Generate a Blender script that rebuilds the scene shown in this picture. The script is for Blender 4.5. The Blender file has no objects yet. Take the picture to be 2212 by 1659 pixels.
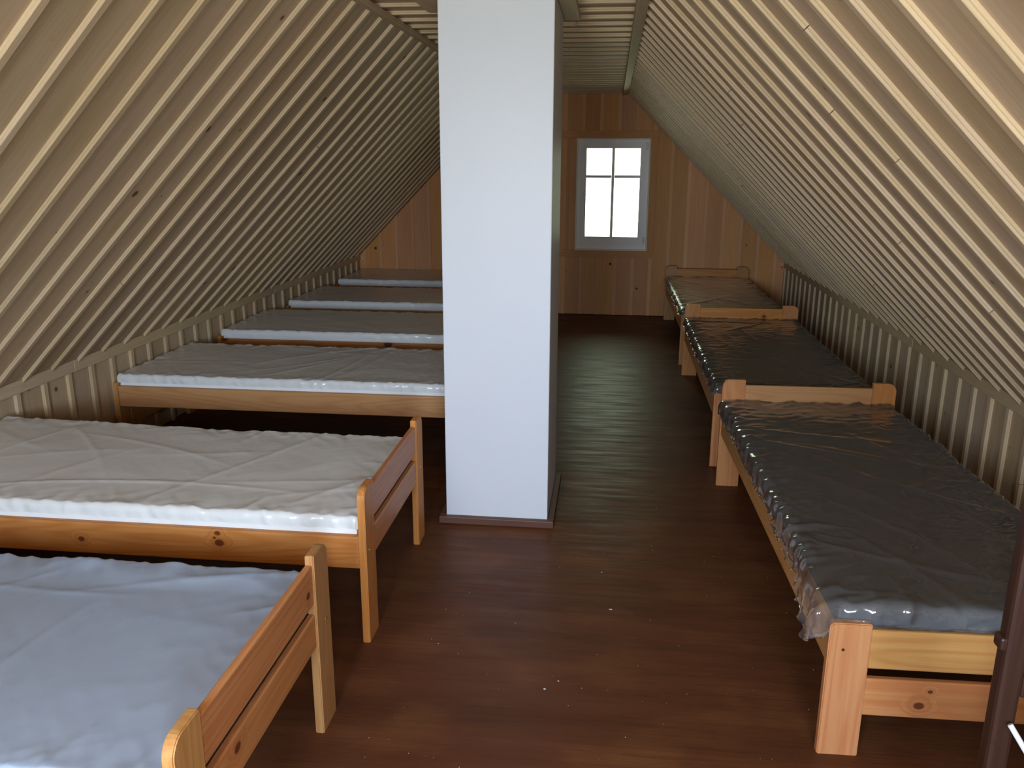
import bpy, bmesh, math, random
import numpy as np
from mathutils import Vector, Matrix, Euler
from mathutils import noise as mnoise

random.seed(7)
SC = bpy.context.scene
COL = SC.collection
R = math.radians

# ------------------------------------------------------------------ camera
cam_d = bpy.data.cameras.new('camera')
cam_d.sensor_fit = 'HORIZONTAL'
cam_d.sensor_width = 36.0
cam_d.lens = 1808.73 * 36.0 / 2212.0
cam_d.clip_start = 0.02
cam = bpy.data.objects.new('camera', cam_d)
COL.objects.link(cam)
_p, _y, _r = R(14.9643), R(-6.599), R(0.1939)
fw = Vector((math.sin(_y) * math.cos(_p), math.cos(_y) * math.cos(_p), -math.sin(_p)))
rt = Vector((math.cos(_y), -math.sin(_y), 0))
up = rt.cross(fw)
rt2 = rt * math.cos(_r) + up * math.sin(_r)
up2 = -rt * math.sin(_r) + up * math.cos(_r)
cam.matrix_world = Matrix(((rt2.x, up2.x, -fw.x, 0), (rt2.y, up2.y, -fw.y, 0), (rt2.z, up2.z, -fw.z, 1.6224), (0, 0, 0, 1)))
SC.camera = cam

# ------------------------------------------------------------------ world: overcast sky, leafy green low down on the far side
w = bpy.data.worlds.new('world')
SC.world = w
w.use_nodes = True
nt = w.node_tree
nt.nodes.clear()
N = nt.nodes.new
wo = N('ShaderNodeOutputWorld'); bg = N('ShaderNodeBackground')
tc = N('ShaderNodeTexCoord'); sx = N('ShaderNodeSeparateXYZ')
nt.links.new(tc.outputs['Generated'], sx.inputs[0])
def mrange(src, a0, a1, b0=0.0, b1=1.0):
    m_ = N('ShaderNodeMapRange'); m_.interpolation_type = 'SMOOTHSTEP'
    for i_, v_ in enumerate((a0, a1, b0, b1)): m_.inputs[i_ + 1].default_value = v_
    nt.links.new(src, m_.inputs[0]); return m_.outputs[0]
def wmix(f, a_, b_):
    m_ = N('ShaderNodeMix'); m_.data_type = 'RGBA'
    for k_, v_ in (('Factor', f), ('A', a_), ('B', b_)):
        if isinstance(v_, tuple): m_.inputs[k_].default_value = v_
        else: nt.links.new(v_, m_.inputs[k_])
    return m_.outputs['Result']
sky_near, ground_near = (12.6, 15.9, 20.6, 1), (10.5, 11.8, 12.2, 1)      # open cloudy sky over pale ground
trees_far, ground_far = (1.65, 2.00, 1.52, 1), (1.50, 1.82, 1.28, 1)  # trees crowd the far gable
near = wmix(mrange(sx.outputs['Z'], -0.22, 0.22), ground_near, sky_near)
far = wmix(mrange(sx.outputs['Z'], -0.2, 0.3), ground_far, trees_far)
nt.links.new(wmix(mrange(sx.outputs['Y'], -0.4, 0.4), near, far), bg.inputs['Color'])
bg.inputs['Strength'].default_value = 1.0
nt.links.new(bg.outputs[0], wo.inputs[0])

def portal(name, loc, rot, sx_, sy_):
    l = bpy.data.lights.new(name, 'AREA'); l.shape = 'RECTANGLE'; l.size = sx_; l.size_y = sy_
    l.cycles.is_portal = True
    o = bpy.data.objects.new(name, l); COL.objects.link(o); o.location = loc; o.rotation_euler = rot
    return o
REAR_Y = -1.2
REARWIN = ((-1.15, -0.40, 1.05, 2.00), (0.15, 0.85, 0.90, 1.55))     # x0,x1,z0,z1 of the two windows in the gable behind the camera
for x0_, x1_, z0_, z1_ in REARWIN:
    portal('window_portal_near', ((x0_ + x1_)/2, REAR_Y - 0.13, (z0_ + z1_)/2), (R(90), 0, 0), x1_ - x0_, z1_ - z0_)
portal('window_portal_far', (0.004, 9.25, 1.27), (R(90), 0, R(180)), 0.76, 1.15)

SC.view_settings.view_transform = 'Standard'
SC.view_settings.look = 'None'
SC.view_settings.gamma = 1.0
SC.view_settings.use_curve_mapping = False
SC.view_settings.exposure = 1.55
try:
    SC.cycles.max_bounces = 10
    SC.cycles.diffuse_bounces = 6
    SC.cycles.glossy_bounces = 4
    SC.cycles.transparent_max_bounces = 16
    SC.cycles.caustics_reflective = False
    SC.cycles.caustics_refractive = False
    SC.cycles.sample_clamp_indirect = 8.0
except Exception:
    pass

# ------------------------------------------------------------------ materials
def new_mat(name):
    m = bpy.data.materials.new(name); m.use_nodes = True
    nt = m.node_tree; nt.nodes.clear()
    out = nt.nodes.new('ShaderNodeOutputMaterial')
    return m, nt, out

def math_node(nt, op, a, b=None, clamp=False):
    n = nt.nodes.new('ShaderNodeMath'); n.operation = op; n.use_clamp = clamp
    for i, v in enumerate((a, b)):
        if v is None: continue
        if isinstance(v, (int, float)): n.inputs[i].default_value = v
        else: nt.links.new(v, n.inputs[i])
    return n.outputs[0]

def mix_col(nt, f, a, b):
    n = nt.nodes.new('ShaderNodeMix'); n.data_type = 'RGBA'
    for k, v in (('Factor', f), ('A', a), ('B', b)):
        if isinstance(v, (int, float)): n.inputs[k].default_value = v
        elif isinstance(v, tuple): n.inputs[k].default_value = v if len(v) == 4 else v + (1,)
        else: nt.links.new(v, n.inputs[k])
    return n.outputs['Result']

def wood(name, base, dark, light, rough=0.55, knots=0.6, rings=14.0, ring_amt=0.5, knot_col=(0.10, 0.045, 0.02),
         vary=0.25, knot_scale=6.0, grain_scale=1.0, spec=0.3, coat=0.0, tint=None, knot_size=0.17, fixed=()):
    """pine: grain runs along the object's local X; every object gets its own cut of the figure"""
    m, nt, out = new_mat(name)
    L = nt.links.new
    b = nt.nodes.new('ShaderNodeBsdfPrincipled')
    tc = nt.nodes.new('ShaderNodeTexCoord'); oi = nt.nodes.new('ShaderNodeObjectInfo')
    off = nt.nodes.new('ShaderNodeCombineXYZ')
    L(math_node(nt, 'MULTIPLY', oi.outputs['Random'], 37.0), off.inputs[0])
    L(math_node(nt, 'MULTIPLY', oi.outputs['Random'], 91.0), off.inputs[1])
    L(math_node(nt, 'MULTIPLY', oi.outputs['Random'], 53.0), off.inputs[2])
    add = nt.nodes.new('ShaderNodeVectorMath'); add.operation = 'ADD'
    L(tc.outputs['Object'], add.inputs[0]); L(off.outputs[0], add.inputs[1])
    P = add.outputs[0]
    def mapped(sc):
        mp = nt.nodes.new('ShaderNodeMapping'); mp.inputs['Scale'].default_value = sc; L(P, mp.inputs[0]); return mp.outputs[0]
    def noise(vec, s, d=3.0, r=0.5):
        n = nt.nodes.new('ShaderNodeTexNoise'); n.inputs['Scale'].default_value = s; n.inputs['Detail'].default_value = d
        n.inputs['Roughness'].default_value = r; L(vec, n.inputs['Vector']); return n.outputs['Fac']
    # knots
    vo = nt.nodes.new('ShaderNodeTexVoronoi'); vo.inputs['Scale'].default_value = knot_scale; L(P, vo.inputs['Vector'])
    dist = vo.outputs['Distance']
    sep = nt.nodes.new('ShaderNodeSeparateColor'); L(vo.outputs['Color'], sep.inputs[0])
    rad = math_node(nt, 'MULTIPLY', math_node(nt, 'SUBTRACT', sep.outputs[0], 1.0 - knots), knot_size)
    k = nt.nodes.new('ShaderNodeMapRange'); L(math_node(nt, 'SUBTRACT', rad, dist), k.inputs[0])
    k.inputs[1].default_value = -0.006; k.inputs[2].default_value = 0.02; kn = k.outputs[0]
    halo = nt.nodes.new('ShaderNodeMapRange'); L(math_node(nt, 'SUBTRACT', rad, dist), halo.inputs[0])
    halo.inputs[1].default_value = -0.09; halo.inputs[2].default_value = 0.0
    kn, hl = kn, halo.outputs[0]
    for (fx_, fy_, fz_, fr_) in fixed:            # single knots at given places of the board: (x, y, z, radius) in its own space
        mp = nt.nodes.new('ShaderNodeMapping'); mp.vector_type = 'POINT'
        mp.inputs['Location'].default_value = (-fx_ * .75, -fy_, -fz_); mp.inputs['Scale'].default_value = (.75, 1, 1); L(tc.outputs['Object'], mp.inputs[0])
        ln = nt.nodes.new('ShaderNodeVectorMath'); ln.operation = 'LENGTH'; L(mp.outputs[0], ln.inputs[0])
        a1 = nt.nodes.new('ShaderNodeMapRange'); L(ln.outputs['Value'], a1.inputs[0]); a1.inputs[1].default_value = fr_ * 1.05; a1.inputs[2].default_value = fr_ * .75
        a2 = nt.nodes.new('ShaderNodeMapRange'); L(ln.outputs['Value'], a2.inputs[0]); a2.inputs[1].default_value = fr_ * 3.2; a2.inputs[2].default_value = fr_
        a1.inputs[3].default_value = 0; a1.inputs[4].default_value = 1; a2.inputs[3].default_value = 0; a2.inputs[4].default_value = 1
        kn = math_node(nt, 'MAXIMUM', kn, a1.outputs[0]); hl = math_node(nt, 'MAXIMUM', hl, a2.outputs[0])
    # rings: noise contours warped by the knots
    nz = noise(mapped((0.55 * grain_scale, 7 * grain_scale, 7 * grain_scale)), 1.0, 1.5)
    nz2 = math_node(nt, 'ADD', nz, math_node(nt, 'MULTIPLY', hl, 0.10))
    s = math_node(nt, 'SINE', math_node(nt, 'MULTIPLY', nz2, rings * 6.283))
    s = math_node(nt, 'MULTIPLY', math_node(nt, 'ADD', s, 1.0), 0.5)
    s = math_node(nt, 'POWER', s, 2.0)
    fine = noise(mapped((3 * grain_scale, 110 * grain_scale, 110 * grain_scale)), 1.0, 4.0, 0.65)
    c = mix_col(nt, math_node(nt, 'MULTIPLY', s, ring_amt), light, base)
    c = mix_col(nt, math_node(nt, 'MULTIPLY', math_node(nt, 'SUBTRACT', fine, 0.35, True), 1.1, True), c, dark)
    big = noise(mapped((0.8, 2.5, 2.5)), 1.0, 2.0)
    c = mix_col(nt, math_node(nt, 'MULTIPLY', math_node(nt, 'SUBTRACT', big, 0.45, True), 1.2, True), c, dark)
    if tint:
        t2 = noise(mapped((1.7, 5.0, 5.0)), 1.3, 2.0)
        c = mix_col(nt, math_node(nt, 'MULTIPLY', math_node(nt, 'SUBTRACT', t2, 0.55, True), 2.2, True), c, tint)
    c = mix_col(nt, math_node(nt, 'MULTIPLY', hl, 0.35), c, dark)
    c = mix_col(nt, kn, c, knot_col)
    hs = nt.nodes.new('ShaderNodeHueSaturation'); L(c, hs.inputs['Color'])
    wn = nt.nodes.new('ShaderNodeTexWhiteNoise'); wn.noise_dimensions = '1D'; L(oi.outputs['Random'], wn.inputs['W'])
    L(math_node(nt, 'ADD', 1.0 - vary / 2, math_node(nt, 'MULTIPLY', oi.outputs['Random'], vary)), hs.inputs['Value'])
    L(math_node(nt, 'ADD', 0.95, math_node(nt, 'MULTIPLY', wn.outputs['Value'], 0.1)), hs.inputs['Saturation'])
    L(math_node(nt, 'ADD', 0.496, math_node(nt, 'MULTIPLY', wn.outputs['Value'], 0.007)), hs.inputs['Hue'])
    L(hs.outputs[0], b.inputs['Base Color'])
    b.inputs['Roughness'].default_value = rough
    b.inputs['Specular IOR Level'].default_value = spec
    b.inputs['Coat Weight'].default_value = coat
    b.inputs['Coat Roughness'].default_value = 0.25
    bp = nt.nodes.new('ShaderNodeBump'); bp.inputs['Strength'].default_value = 0.12; bp.inputs['Distance'].default_value = 0.002
    L(fine, bp.inputs['Height']); L(bp.outputs[0], b.inputs['Normal'])
    L(b.outputs[0], out.inputs[0])
    return m

M_PINE = wood('pale_pine', (0.555, 0.405, 0.24), (0.445, 0.295, 0.152), (0.62, 0.465, 0.30), rough=0.6, knots=0.75, ring_amt=0.5, knot_scale=6.5,
              tint=(0.47, 0.34, 0.155), vary=0.16, knot_col=(0.16, 0.08, 0.035))
M_PINE_EDGE = wood('pale_pine_strip', (0.60, 0.44, 0.255), (0.49, 0.33, 0.165), (0.66, 0.50, 0.31), rough=0.6, knots=0.22, ring_amt=0.35, vary=0.16)
M_GABLE = wood('warm_pine', (0.70, 0.32, 0.12), (0.56, 0.23, 0.075), (0.76, 0.38, 0.155), rough=0.6, knots=0.7, ring_amt=0.4,
               vary=0.22, knot_col=(0.08, 0.03, 0.012))
KN_L2 = ((-.052, -.014, -.004, .010), (.456, -.014, .010, .014), (.452, -.014, .046, .009), (.440, -.014, .028, .005))
KN_R1 = ((.159, .010, -.018, .012), (.134, .010, .028, .006))
KN_L1A = ((.290, -.010, -.012, .011),)
KN_L1B = ((-.182, -.010, .018, .013),)
BEDW = dict(base=(0.55, 0.205, 0.058), dark=(0.46, 0.145, 0.038), light=(0.63, 0.28, 0.09), rough=0.38, rings=16, ring_amt=0.85, vary=0.12,
            knot_col=(0.17, 0.045, 0.015), spec=0.25, knot_scale=4.2, knot_size=0.28)
M_GABLE_STRIP = wood('warm_pine_strip', (0.77, 0.39, 0.165), (0.64, 0.29, 0.11), (0.83, 0.45, 0.20), rough=0.6, knots=0.3, ring_amt=0.3, vary=0.15)  # lighter tone stands in for light on the batten relief
M_BED = wood('varnished_bed_pine', knots=0.55, **BEDW)
M_BED_L2 = wood('varnished_bed_pine_knotty_rail', knots=0.15, fixed=KN_L2, **BEDW)
M_BED_R1 = wood('varnished_bed_pine_knotty_end', knots=0.15, fixed=KN_R1, **BEDW)
M_BED_L1A = wood('varnished_bed_pine_knotty_upper', knots=0.1, fixed=KN_L1A, **BEDW)
M_BED_L1B = wood('varnished_bed_pine_knotty_lower', knots=0.1, fixed=KN_L1B, **BEDW)
M_BED2 = wood('varnished_bed_pine_yellow', (0.53, 0.245, 0.080), (0.45, 0.18, 0.052), (0.60, 0.32, 0.115), rough=0.38, knots=0.3, rings=22, ring_amt=0.85,
             vary=0.12, knot_col=(0.20, 0.07, 0.02), spec=0.25, knot_scale=4.0, knot_size=0.25)
M_DARKWOOD = wood('dark_stained_wood', (0.035, 0.014, 0.009), (0.022, 0.009, 0.006), (0.05, 0.02, 0.012), rough=0.4, knots=0.0, vary=0.1)
M_SKIRT = wood('brown_painted_trim', (0.13, 0.055, 0.035), (0.10, 0.04, 0.025), (0.16, 0.07, 0.045), rough=0.45, knots=0.0, vary=0.15)

def floor_material():
    m, nt, out = new_mat('brown_painted_floor')
    L = nt.links.new
    b = nt.nodes.new('ShaderNodeBsdfPrincipled')
    g = nt.nodes.new('ShaderNodeNewGeometry')
    def noise(sc, s, d=3.0, r=0.5):
        mp = nt.nodes.new('ShaderNodeMapping'); mp.inputs['Scale'].default_value = sc; L(g.outputs['Position'], mp.inputs[0])
        n = nt.nodes.new('ShaderNodeTexNoise'); n.inputs['Scale'].default_value = s; n.inputs['Detail'].default_value = d
        n.inputs['Roughness'].default_value = r; L(mp.outputs[0], n.inputs['Vector']); return n.outputs['Fac']
    n1 = noise((1.2, 9, 1), 1.0, 4.0, 0.6)
    n2 = noise((2.5, 3.5, 1), 1.1, 3.0)
    n3 = noise((4, 60, 1), 1.0, 4.0, 0.7)
    c = mix_col(nt, n1, (0.070, 0.022, 0.009), (0.175, 0.062, 0.024))
    c = mix_col(nt, math_node(nt, 'MULTIPLY', math_node(nt, 'SUBTRACT', n2, 0.5, True), 2.0, True), c, (0.24, 0.095, 0.032))
    c = mix_col(nt, math_node(nt, 'MULTIPLY', math_node(nt, 'SUBTRACT', n3, 0.52, True), 2.0, True), c, (0.05, 0.02, 0.010))
    oi = nt.nodes.new('ShaderNodeObjectInfo')
    hs = nt.nodes.new('ShaderNodeHueSaturation'); L(c, hs.inputs['Color'])
    L(math_node(nt, 'ADD', 0.92, math_node(nt, 'MULTIPLY', oi.outputs['Random'], 0.16)), hs.inputs['Value'])
    L(hs.outputs[0], b.inputs['Base Color'])
    b.inputs['Specular IOR Level'].default_value = 0.12
    rg = nt.nodes.new('ShaderNodeMapRange'); L(noise((3, 25, 1), 1.0, 3.0), rg.inputs[0])
    rg.inputs[1].default_value = 0.3; rg.inputs[2].default_value = 0.7; rg.inputs[3].default_value = 0.34; rg.inputs[4].default_value = 0.52
    L(rg.outputs[0], b.inputs['Roughness'])
    h = math_node(nt, 'ADD', math_node(nt, 'MULTIPLY', noise((2, 45, 1), 1.0, 4.0, 0.7), 1.0), math_node(nt, 'MULTIPLY', noise((3, 7, 1), 2.0, 2.0), 1.5))
    bp = nt.nodes.new('ShaderNodeBump'); bp.inputs['Strength'].default_value = 0.35; bp.inputs['Distance'].default_value = 0.004
    L(h, bp.inputs['Height']); L(bp.outputs[0], b.inputs['Normal'])
    L(b.outputs[0], out.inputs[0])
    return m
M_FLOOR = floor_material()

def plain(name, col, rough=0.6, spec=0.4, metal=0.0, bump=0.0, bscale=40.0, var=None):
    m, nt, out = new_mat(name)
    b = nt.nodes.new('ShaderNodeBsdfPrincipled')
    b.inputs['Base Color'].default_value = col + (1,); b.inputs['Roughness'].default_value = rough
    b.inputs['Specular IOR Level'].default_value = spec; b.inputs['Metallic'].default_value = metal
    tc = nt.nodes.new('ShaderNodeTexCoord')
    n = nt.nodes.new('ShaderNodeTexNoise'); n.inputs['Scale'].default_value = bscale; n.inputs['Detail'].default_value = 4
    nt.links.new(tc.outputs['Object'], n.inputs['Vector'])
    if bump:
        bp = nt.nodes.new('ShaderNodeBump'); bp.inputs['Strength'].default_value = bump; bp.inputs['Distance'].default_value = 0.003
        nt.links.new(n.outputs['Fac'], bp.inputs['Height']); nt.links.new(bp.outputs[0], b.inputs['Normal'])
    if var:
        n2 = nt.nodes.new('ShaderNodeTexNoise'); n2.inputs['Scale'].default_value = 3.0
        nt.links.new(tc.outputs['Object'], n2.inputs['Vector'])
        nt.links.new(mix_col(nt, n2.outputs['Fac'], col, var), b.inputs['Base Color'])
    nt.links.new(b.outputs[0], out.inputs[0])
    return m
M_PLASTER = plain('white_plaster', (0.80, 0.80, 0.80), 0.45, 0.5, bump=0.08, bscale=60, var=(0.76, 0.77, 0.78))
M_PVC = plain('white_window_frame', (0.88, 0.79, 0.68), 0.35, 0.5, var=(0.84, 0.76, 0.66))
M_LINER = plain('pale_reveal_edge', (0.92, 0.84, 0.64), 0.5, 0.4, var=(0.88, 0.80, 0.60))
M_METAL = plain('dark_metal_hinge', (0.12, 0.11, 0.10), 0.35, 0.5, metal=0.7, var=(0.16, 0.15, 0.14))
M_BRASS = plain('brass_screw', (0.75, 0.55, 0.25), 0.25, 0.5, metal=1.0, var=(0.65, 0.46, 0.2))
M_FAB_WHITE = plain('off_white_ticking', (0.93, 0.92, 0.88), 0.85, 0.2, bump=0.2, bscale=150, var=(0.90, 0.89, 0.84))
M_FAB_GREY = plain('blue_grey_ticking', (0.44, 0.54, 0.68), 0.85, 0.2, bump=0.2, bscale=150, var=(0.52, 0.62, 0.75))
M_FAB_DARK = plain('charcoal_ticking', (0.060, 0.062, 0.058), 0.8, 0.25, bump=0.2, bscale=150, var=(0.075, 0.075, 0.068))
M_FAB_NAVY = plain('navy_grey_ticking', (0.062, 0.066, 0.074), 0.8, 0.25, bump=0.2, bscale=150, var=(0.080, 0.078, 0.078))
M_FAB_GREEN_REFL = plain('ticking_green_reflection', (0.10, 0.18, 0.08), 0.7, 0.3, bump=0.2, bscale=150, var=(0.12, 0.20, 0.09))  # green is the far window's reflection put into the fabric colour
M_SHELL = plain('roof_felt', (0.10, 0.075, 0.05), 0.9, 0.1, var=(0.08, 0.06, 0.04))
M_WHITE = plain('white_plastic', (0.75, 0.76, 0.74), 0.4, 0.4, var=(0.7, 0.7, 0.68))
M_BLUE = plain('blue_plastic', (0.05, 0.07, 0.35), 0.4, 0.4, var=(0.04, 0.06, 0.3))
M_PAPER = plain('white_scrap', (0.80, 0.80, 0.78), 0.8, 0.2, var=(0.7, 0.7, 0.68))

def film(name, haze=0.10, haze_col=(0.85, 0.87, 0.9), rough=0.10, gloss=1.0):
    m, nt, out = new_mat(name)
    L = nt.links.new
    tr = nt.nodes.new('ShaderNodeBsdfTransparent'); tr.inputs[0].default_value = (0.97, 0.98, 0.97, 1)
    gl = nt.nodes.new('ShaderNodeBsdfGlossy'); gl.inputs['Roughness'].default_value = rough; gl.inputs['Color'].default_value = (1, 1, 1, 1)
    df = nt.nodes.new('ShaderNodeBsdfDiffuse'); df.inputs[0].default_value = haze_col + (1,)
    tc = nt.nodes.new('ShaderNodeTexCoord')
    n = nt.nodes.new('ShaderNodeTexNoise'); n.inputs['Scale'].default_value = 9.0; n.inputs['Detail'].default_value = 5; n.inputs['Distortion'].default_value = 1.2
    L(tc.outputs['Object'], n.inputs['Vector'])
    bp = nt.nodes.new('ShaderNodeBump'); bp.inputs['Strength'].default_value = 0.35; bp.inputs['Distance'].default_value = 0.01
    L(n.outputs['Fac'], bp.inputs['Height'])
    L(bp.outputs[0], gl.inputs['Normal'])
    fr = nt.nodes.new('ShaderNodeFresnel'); fr.inputs['IOR'].default_value = 1.5; L(bp.outputs[0], fr.inputs['Normal'])
    m1 = nt.nodes.new('ShaderNodeMixShader'); m1.inputs[0].default_value = haze; L(tr.outputs[0], m1.inputs[1]); L(df.outputs[0], m1.inputs[2])
    f = math_node(nt, 'MULTIPLY', math_node(nt, 'ADD', fr.outputs[0], 0.02), 1.25 * gloss, True)
    m2 = nt.nodes.new('ShaderNodeMixShader'); L(f, m2.inputs[0]); L(m1.outputs[0], m2.inputs[1]); L(gl.outputs[0], m2.inputs[2])
    L(m2.outputs[0], out.inputs[0])
    return m
M_FILM = film('clear_plastic_film', 0.085, haze_col=(0.85, 0.82, 0.78), rough=0.08)
M_FILM_GREEN_REFL = film('dull_film_green_reflection', 0.10, haze_col=(0.70, 0.85, 0.60), rough=0.38, gloss=1.3)  # green haze colour imitates the window reflected in the film
M_FILM_MILKY = film('milky_plastic_film', 0.55, haze_col=(0.60, 0.70, 0.85), rough=0.2, gloss=0.6)
M_FILM_SOFT = film('soft_plastic_film', 0.85, haze_col=(0.94, 0.925, 0.87), rough=0.2, gloss=0.5)

def glass():
    m, nt, out = new_mat('window_glass')
    L = nt.links.new
    tr = nt.nodes.new('ShaderNodeBsdfTransparent'); tr.inputs[0].default_value = (0.95, 0.97, 0.95, 1)
    gl = nt.nodes.new('ShaderNodeBsdfGlossy'); gl.inputs['Roughness'].default_value = 0.02
    fr = nt.nodes.new('ShaderNodeFresnel'); fr.inputs['IOR'].default_value = 1.5
    m2 = nt.nodes.new('ShaderNodeMixShader'); L(fr.outputs[0], m2.inputs[0]); L(tr.outputs[0], m2.inputs[1]); L(gl.outputs[0], m2.inputs[2])
    L(m2.outputs[0], out.inputs[0])
    return m
M_GLASS = glass()

# ------------------------------------------------------------------ helpers
def link(name, me, parent=None, loc=None, rot=None, mat=None, mw=None):
    o = bpy.data.objects.new(name, me); COL.objects.link(o)
    if mat is not None and me is not None and not me.materials: me.materials.append(mat)
    if parent is not None: o.parent = parent
    if mw is not None: o.matrix_local = mw
    if loc is not None: o.location = loc
    if rot is not None: o.rotation_euler = rot
    return o

def tag(o, label=None, cat=None, group=None, kind=None):
    if label: o['label'] = label
    if cat: o['category'] = cat
    if group: o['group'] = group
    if kind: o['kind'] = kind
    return o

def empty(name, loc=(0, 0, 0), rz=0.0):
    o = bpy.data.objects.new(name, None); COL.objects.link(o)
    o.location = loc; o.rotation_euler = (0, 0, rz); o.empty_display_size = 0.1
    return o

def poly_prism(pts, axis, a, b, bevel=0.0, segs=2):
    """pts: list of 2D points; extruded along axis from a to b.  axis 0: pts=(y,z); 1: pts=(x,z); 2: pts=(x,y)"""
    bm = bmesh.new()
    def v3(p, h):
        return {0: (h, p[0], p[1]), 1: (p[0], h, p[1]), 2: (p[0], p[1], h)}[axis]
    va = [bm.verts.new(v3(p, a)) for p in pts]; vb = [bm.verts.new(v3(p, b)) for p in pts]
    n = len(pts)
    f1 = bm.faces.new(va); f2 = bm.faces.new(vb[::-1])
    for i in range(n): bm.faces.new((va[i], vb[i], vb[(i + 1) % n], va[(i + 1) % n]))
    bmesh.ops.recalc_face_normals(bm, faces=bm.faces)
    if bevel:
        es = [e for e in bm.edges if e.calc_face_angle(0) > 0.5]
        bmesh.ops.bevel(bm, geom=es, offset=bevel, segments=segs, affect='EDGES', profile=0.5, clamp_overlap=True)
    return bm

def box_bm(x0, x1, y0, y1, z0, z1, bevel=0.0, segs=2):
    return poly_prism([(x0, y0), (x1, y0), (x1, y1), (x0, y1)], 2, z0, z1, bevel, segs)

def to_mesh(bm, name='m', smooth=False):
    me = bpy.data.meshes.new(name); bm.to_mesh(me); bm.free()
    if smooth:
        for p in me.polygons: p.use_smooth = True
    return me

def box(name, x0, x1, y0, y1, z0, z1, mat, parent=None, bevel=0.0, grain='X'):
    """box whose mesh is centred on its own origin; grain axis turned to local X"""
    cx, cy, cz = (x0 + x1) / 2, (y0 + y1) / 2, (z0 + z1) / 2
    dx, dy, dz = x1 - x0, y1 - y0, z1 - z0
    if grain == 'X':
        bm = box_bm(-dx/2, dx/2, -dy/2, dy/2, -dz/2, dz/2, bevel); mw = Matrix.Translation((cx, cy, cz))
    elif grain == 'Y':
        bm = box_bm(-dy/2, dy/2, -dx/2, dx/2, -dz/2, dz/2, bevel); mw = Matrix.Translation((cx, cy, cz)) @ Matrix.Rotation(R(90), 4, 'Z')
    else:
        bm = box_bm(-dz/2, dz/2, -dy/2, dy/2, -dx/2, dx/2, bevel); mw = Matrix.Translation((cx, cy, cz)) @ Matrix.Rotation(R(-90), 4, 'Y')
    return link(name, to_mesh(bm), parent, mat=mat, mw=mw)

# ------------------------------------------------------------------ the room
XL, XR, ZK = -2.7607, 1.8196, 0.5995
CL, CR, ZC = -1.1026, 0.125, 2.297
YE, SKEW = 9.0488, -0.0149
Y0 = REAR_Y
BW, BT, PT_, GAP = 0.030, 0.0165, 0.018, 0.003     # batten width, how proud, plank thickness, joint

def shell(name, corners, n, thick=0.06, mat=M_SHELL, label=None, cat=None):
    """a slab whose inner face lies PT_ behind the finished face"""
    n = Vector(n).normalized()
    bm = bmesh.new()
    a = [bm.verts.new(Vector(c) - n * PT_) for c in corners]
    b = [bm.verts.new(Vector(c) - n * (PT_ + thick)) for c in corners]
    bm.faces.new(a); bm.faces.new(b[::-1]); k = len(a)
    for i in range(k): bm.faces.new((a[i], b[i], b[(i + 1) % k], a[(i + 1) % k]))
    bmesh.ops.recalc_face_normals(bm, faces=bm.faces)
    o = link(name, to_mesh(bm), mat=mat)
    return tag(o, label, cat, kind='structure')

yEL = YE + SKEW * XL + 0.10; yER = YE + SKEW * XR + 0.14
YB = 9.25
floor = shell('floor', [(XL - .1, Y0 - .1, 0), (XR + .1, Y0 - .1, 0), (XR + .1, YB, 0), (XL - .1, YB, 0)], (0, 0, 1),
              label='brown painted board floor of the attic', cat='floor')
wall_left = shell('wall_left', [(XL, Y0, -.02), (XL, YB, -.02), (XL, YB, ZK + .01), (XL, Y0, ZK + .01)], (1, 0, 0),
                  label='low left knee wall of upright pine boards behind the bed heads', cat='wall')
wall_right = shell('wall_right', [(XR, Y0, -.02), (XR, YB, -.02), (XR, YB, ZK + .01), (XR, Y0, ZK + .01)], (-1, 0, 0),
                   label='low right knee wall of upright pine boards beside the dark mattresses', cat='wall')
ceiling = shell('ceiling', [(CL - .01, Y0, ZC), (CL - .01, YB, ZC), (CR + .01, YB, ZC), (CR + .01, Y0, ZC)], (0, 0, -1),
                label='flat narrow pine ceiling along the ridge above the white chimney', cat='ceiling')
nL = Vector((ZC - ZK, 0, -(CL - XL))).normalized(); nR = Vector((-(ZC - ZK), 0, -(XR - CR))).normalized()
ceil_l = shell('ceiling_left', [(XL, Y0, ZK), (XL, YB, ZK), (CL, YB, ZC), (CL, Y0, ZC)], nL,
               label='left pine-boarded roof slope above the white mattresses', cat='sloping ceiling')
ceil_r = shell('ceiling_right', [(XR, Y0, ZK), (XR, YB, ZK), (CR, YB, ZC), (CR, Y0, ZC)], nR,
               label='right pine-boarded roof slope above the dark mattresses', cat='sloping ceiling')

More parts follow.
